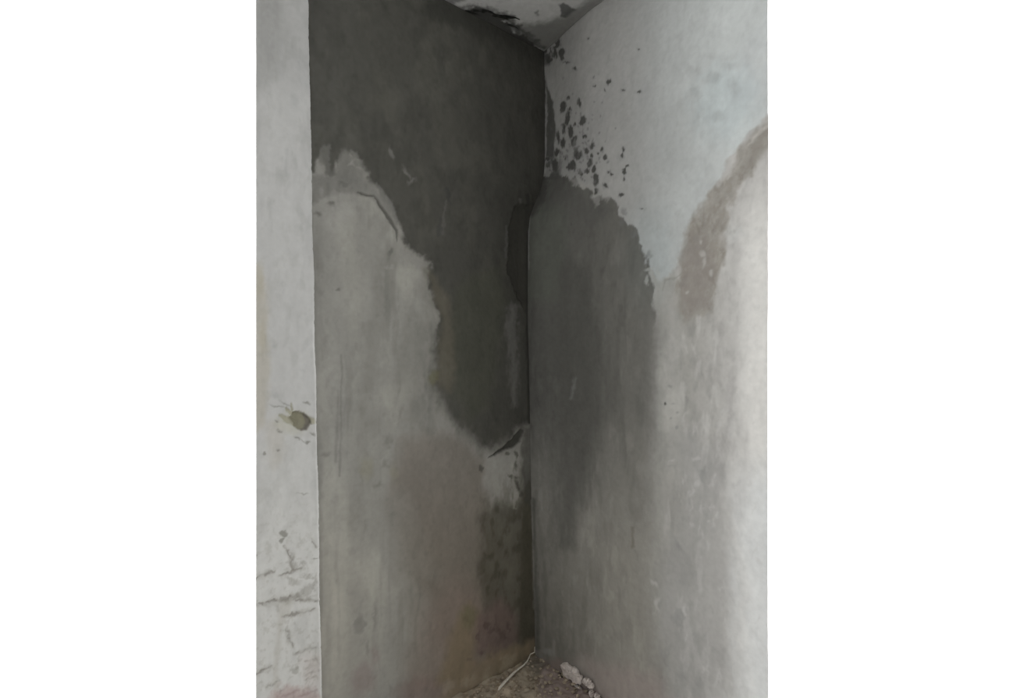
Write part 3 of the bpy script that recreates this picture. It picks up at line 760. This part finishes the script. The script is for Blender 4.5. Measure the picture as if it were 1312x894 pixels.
bm.faces.new(rings[0][::-1]); bm.faces.new(rings[-1])
bmesh.ops.recalc_face_normals(bm, faces=bm.faces)
strand = thing(from_bm('root_strand', bm, M_STRAND, smooth=True), 'thin pale strand curving down out of the corner onto the brown floor', 'strand')

# broken pale plaster at the foot of the right wall
FR = [([(722, 849), (727, 846), (734, 851), (740, 853), (745, 861), (750, 866), (749, 873), (742, 874), (736, 868), (731, 870), (726, 862)],
       'largest jagged pale plaster flake leaning at the inner end of the broken row'),
      ([(752, 866), (757, 867), (762, 873), (764, 878), (760, 880), (756, 876), (751, 873)], 'second pale plaster flake, just outward of the largest jagged one'),
      ([(723, 866), (726, 868), (728, 876), (725, 880), (721, 872)], 'small dull plaster chip standing below the largest jagged flake'),
      ([(739, 878), (745, 877), (749, 883), (744, 886)], 'low flat plaster chip lying below the middle of the broken row'),
      ([(759, 883), (762, 881), (764, 887), (763, 893), (760, 892)], 'narrow upright plaster sliver near the outer end of the row'),
      ([(766, 885), (770, 888), (773, 894), (770, 899), (766, 893)], 'outermost pale plaster flake, farthest from the corner')]
for k, (pts, lab) in enumerate(FR):
    rnd = random.Random(80 + k)
    fine_ = []
    for i in range(len(pts)):
        a, b = Vector(pts[i]), Vector(pts[(i + 1) % len(pts)])
        nrm = Vector((b.y - a.y, a.x - b.x)).normalized()
        for t in (0, .25, .5, .75):
            fine_.append(a.lerp(b, t) + nrm * (rnd.uniform(-1.3, 1.3) if t else 0))
    off = 0.020
    P3 = [right_wall_point(p[0], p[1], off) for p in fine_]
    cen = sum(P3, Vector()) / len(P3)
    foot = Vector((cen.x, cen.y, max(0.004, min(p.z for p in P3))))
    nv = Vector((NR[0], NR[1], 0))
    bm = bmesh.new()
    loc = [Vector(p) - foot for p in P3]
    for q in loc:                       # nothing sinks below the floor
        q.z = max(q.z, 0.001 - 0.0 * q.z)
    c = sum(loc, Vector()) / len(loc)
    rim = [bm.verts.new(q + nv * rnd.uniform(-.001, .001)) for q in loc]
    mid = [bm.verts.new(c.lerp(q, rnd.uniform(.5, .72)) + nv * rnd.uniform(.002, .008)) for q in loc]
    bk = [bm.verts.new(c.lerp(q, .96) - nv * 0.010) for q in loc]
    top_ = bm.verts.new(c + nv * .007); bot_ = bm.verts.new(c - nv * .012)
    n = len(loc)
    for i in range(n):
        j2 = (i + 1) % n
        bm.faces.new((rim[i], rim[j2], mid[j2], mid[i])); bm.faces.new((mid[i], mid[j2], top_))
        bm.faces.new((rim[j2], rim[i], bk[i], bk[j2])); bm.faces.new((bk[j2], bk[i], bot_))
    bmesh.ops.recalc_face_normals(bm, faces=bm.faces)
    o = from_bm('plaster_flake', bm, M_PALE)
    o.location = foot
    thing(o, lab, 'plaster flake', 'broken plaster along the foot of the right wall')

# crumbs on the floor: nobody could count them
bm = bmesh.new(); rnd = random.Random(9)
for k in range(260):
    a = rnd.uniform(0.01, 0.42); b = rnd.uniform(0.01, 0.30)
    x = CX + DL[0] * a + DR[0] * b; y = CY + DL[1] * a + DR[1] * b
    r = rnd.uniform(.003, .010)
    res = bmesh.ops.create_icosphere(bm, subdivisions=1, radius=r)
    for v in res['verts']:
        v.co = Vector((v.co.x * rnd.uniform(.7, 1.3) + x, v.co.y * rnd.uniform(.7, 1.3) + y, v.co.z * rnd.uniform(.4, .8) + 0.006))
crumbs = from_bm('floor_crumbs', bm, M_EARTH)
crumbs['kind'] = 'stuff'; crumbs['label'] = 'brown crumbs of earth and plaster scattered in the corner'; crumbs['category'] = 'crumbs'

# curled flakes of mouldy paint hanging off the ceiling along the left joint
FL = [(596, 14, 11, 8), (606, 13, 9, -4), (617, 13, 11, 4), (631, 19, 13, 6), (638, 21, 16, -6), (650, 31, 9, 10)]
for k, (px, py, ln, an) in enumerate(FL):
    c = ceil_point(px, py)
    rnd = random.Random(60 + k)
    L = ln * 2.3 / F * 1.5; W = L * rnd.uniform(.22, .32)
    bm = bmesh.new(); rows = []
    n = 6
    for i in range(n):
        t = i / (n - 1)
        w = W * (1 - .85 * t ** 1.5) * rnd.uniform(.8, 1.1)
        z = -0.001 - 0.016 * t ** 2 * rnd.uniform(.8, 1.2)
        rows.append([bm.verts.new((L * t, -w / 2, z)), bm.verts.new((L * t, w / 2, z + rnd.uniform(-.002, .002)))])
    for a, b in zip(rows[:-1], rows[1:]):
        bm.faces.new((a[0], a[1], b[1], b[0]))
    bmesh.ops.solidify(bm, geom=bm.faces[:], thickness=0.0015)
    o = from_bm('paint_flake', bm, M_MOULD, ceiling, smooth=False)
    o.location = c; o.rotation_euler = (0, 0, math.radians(an))
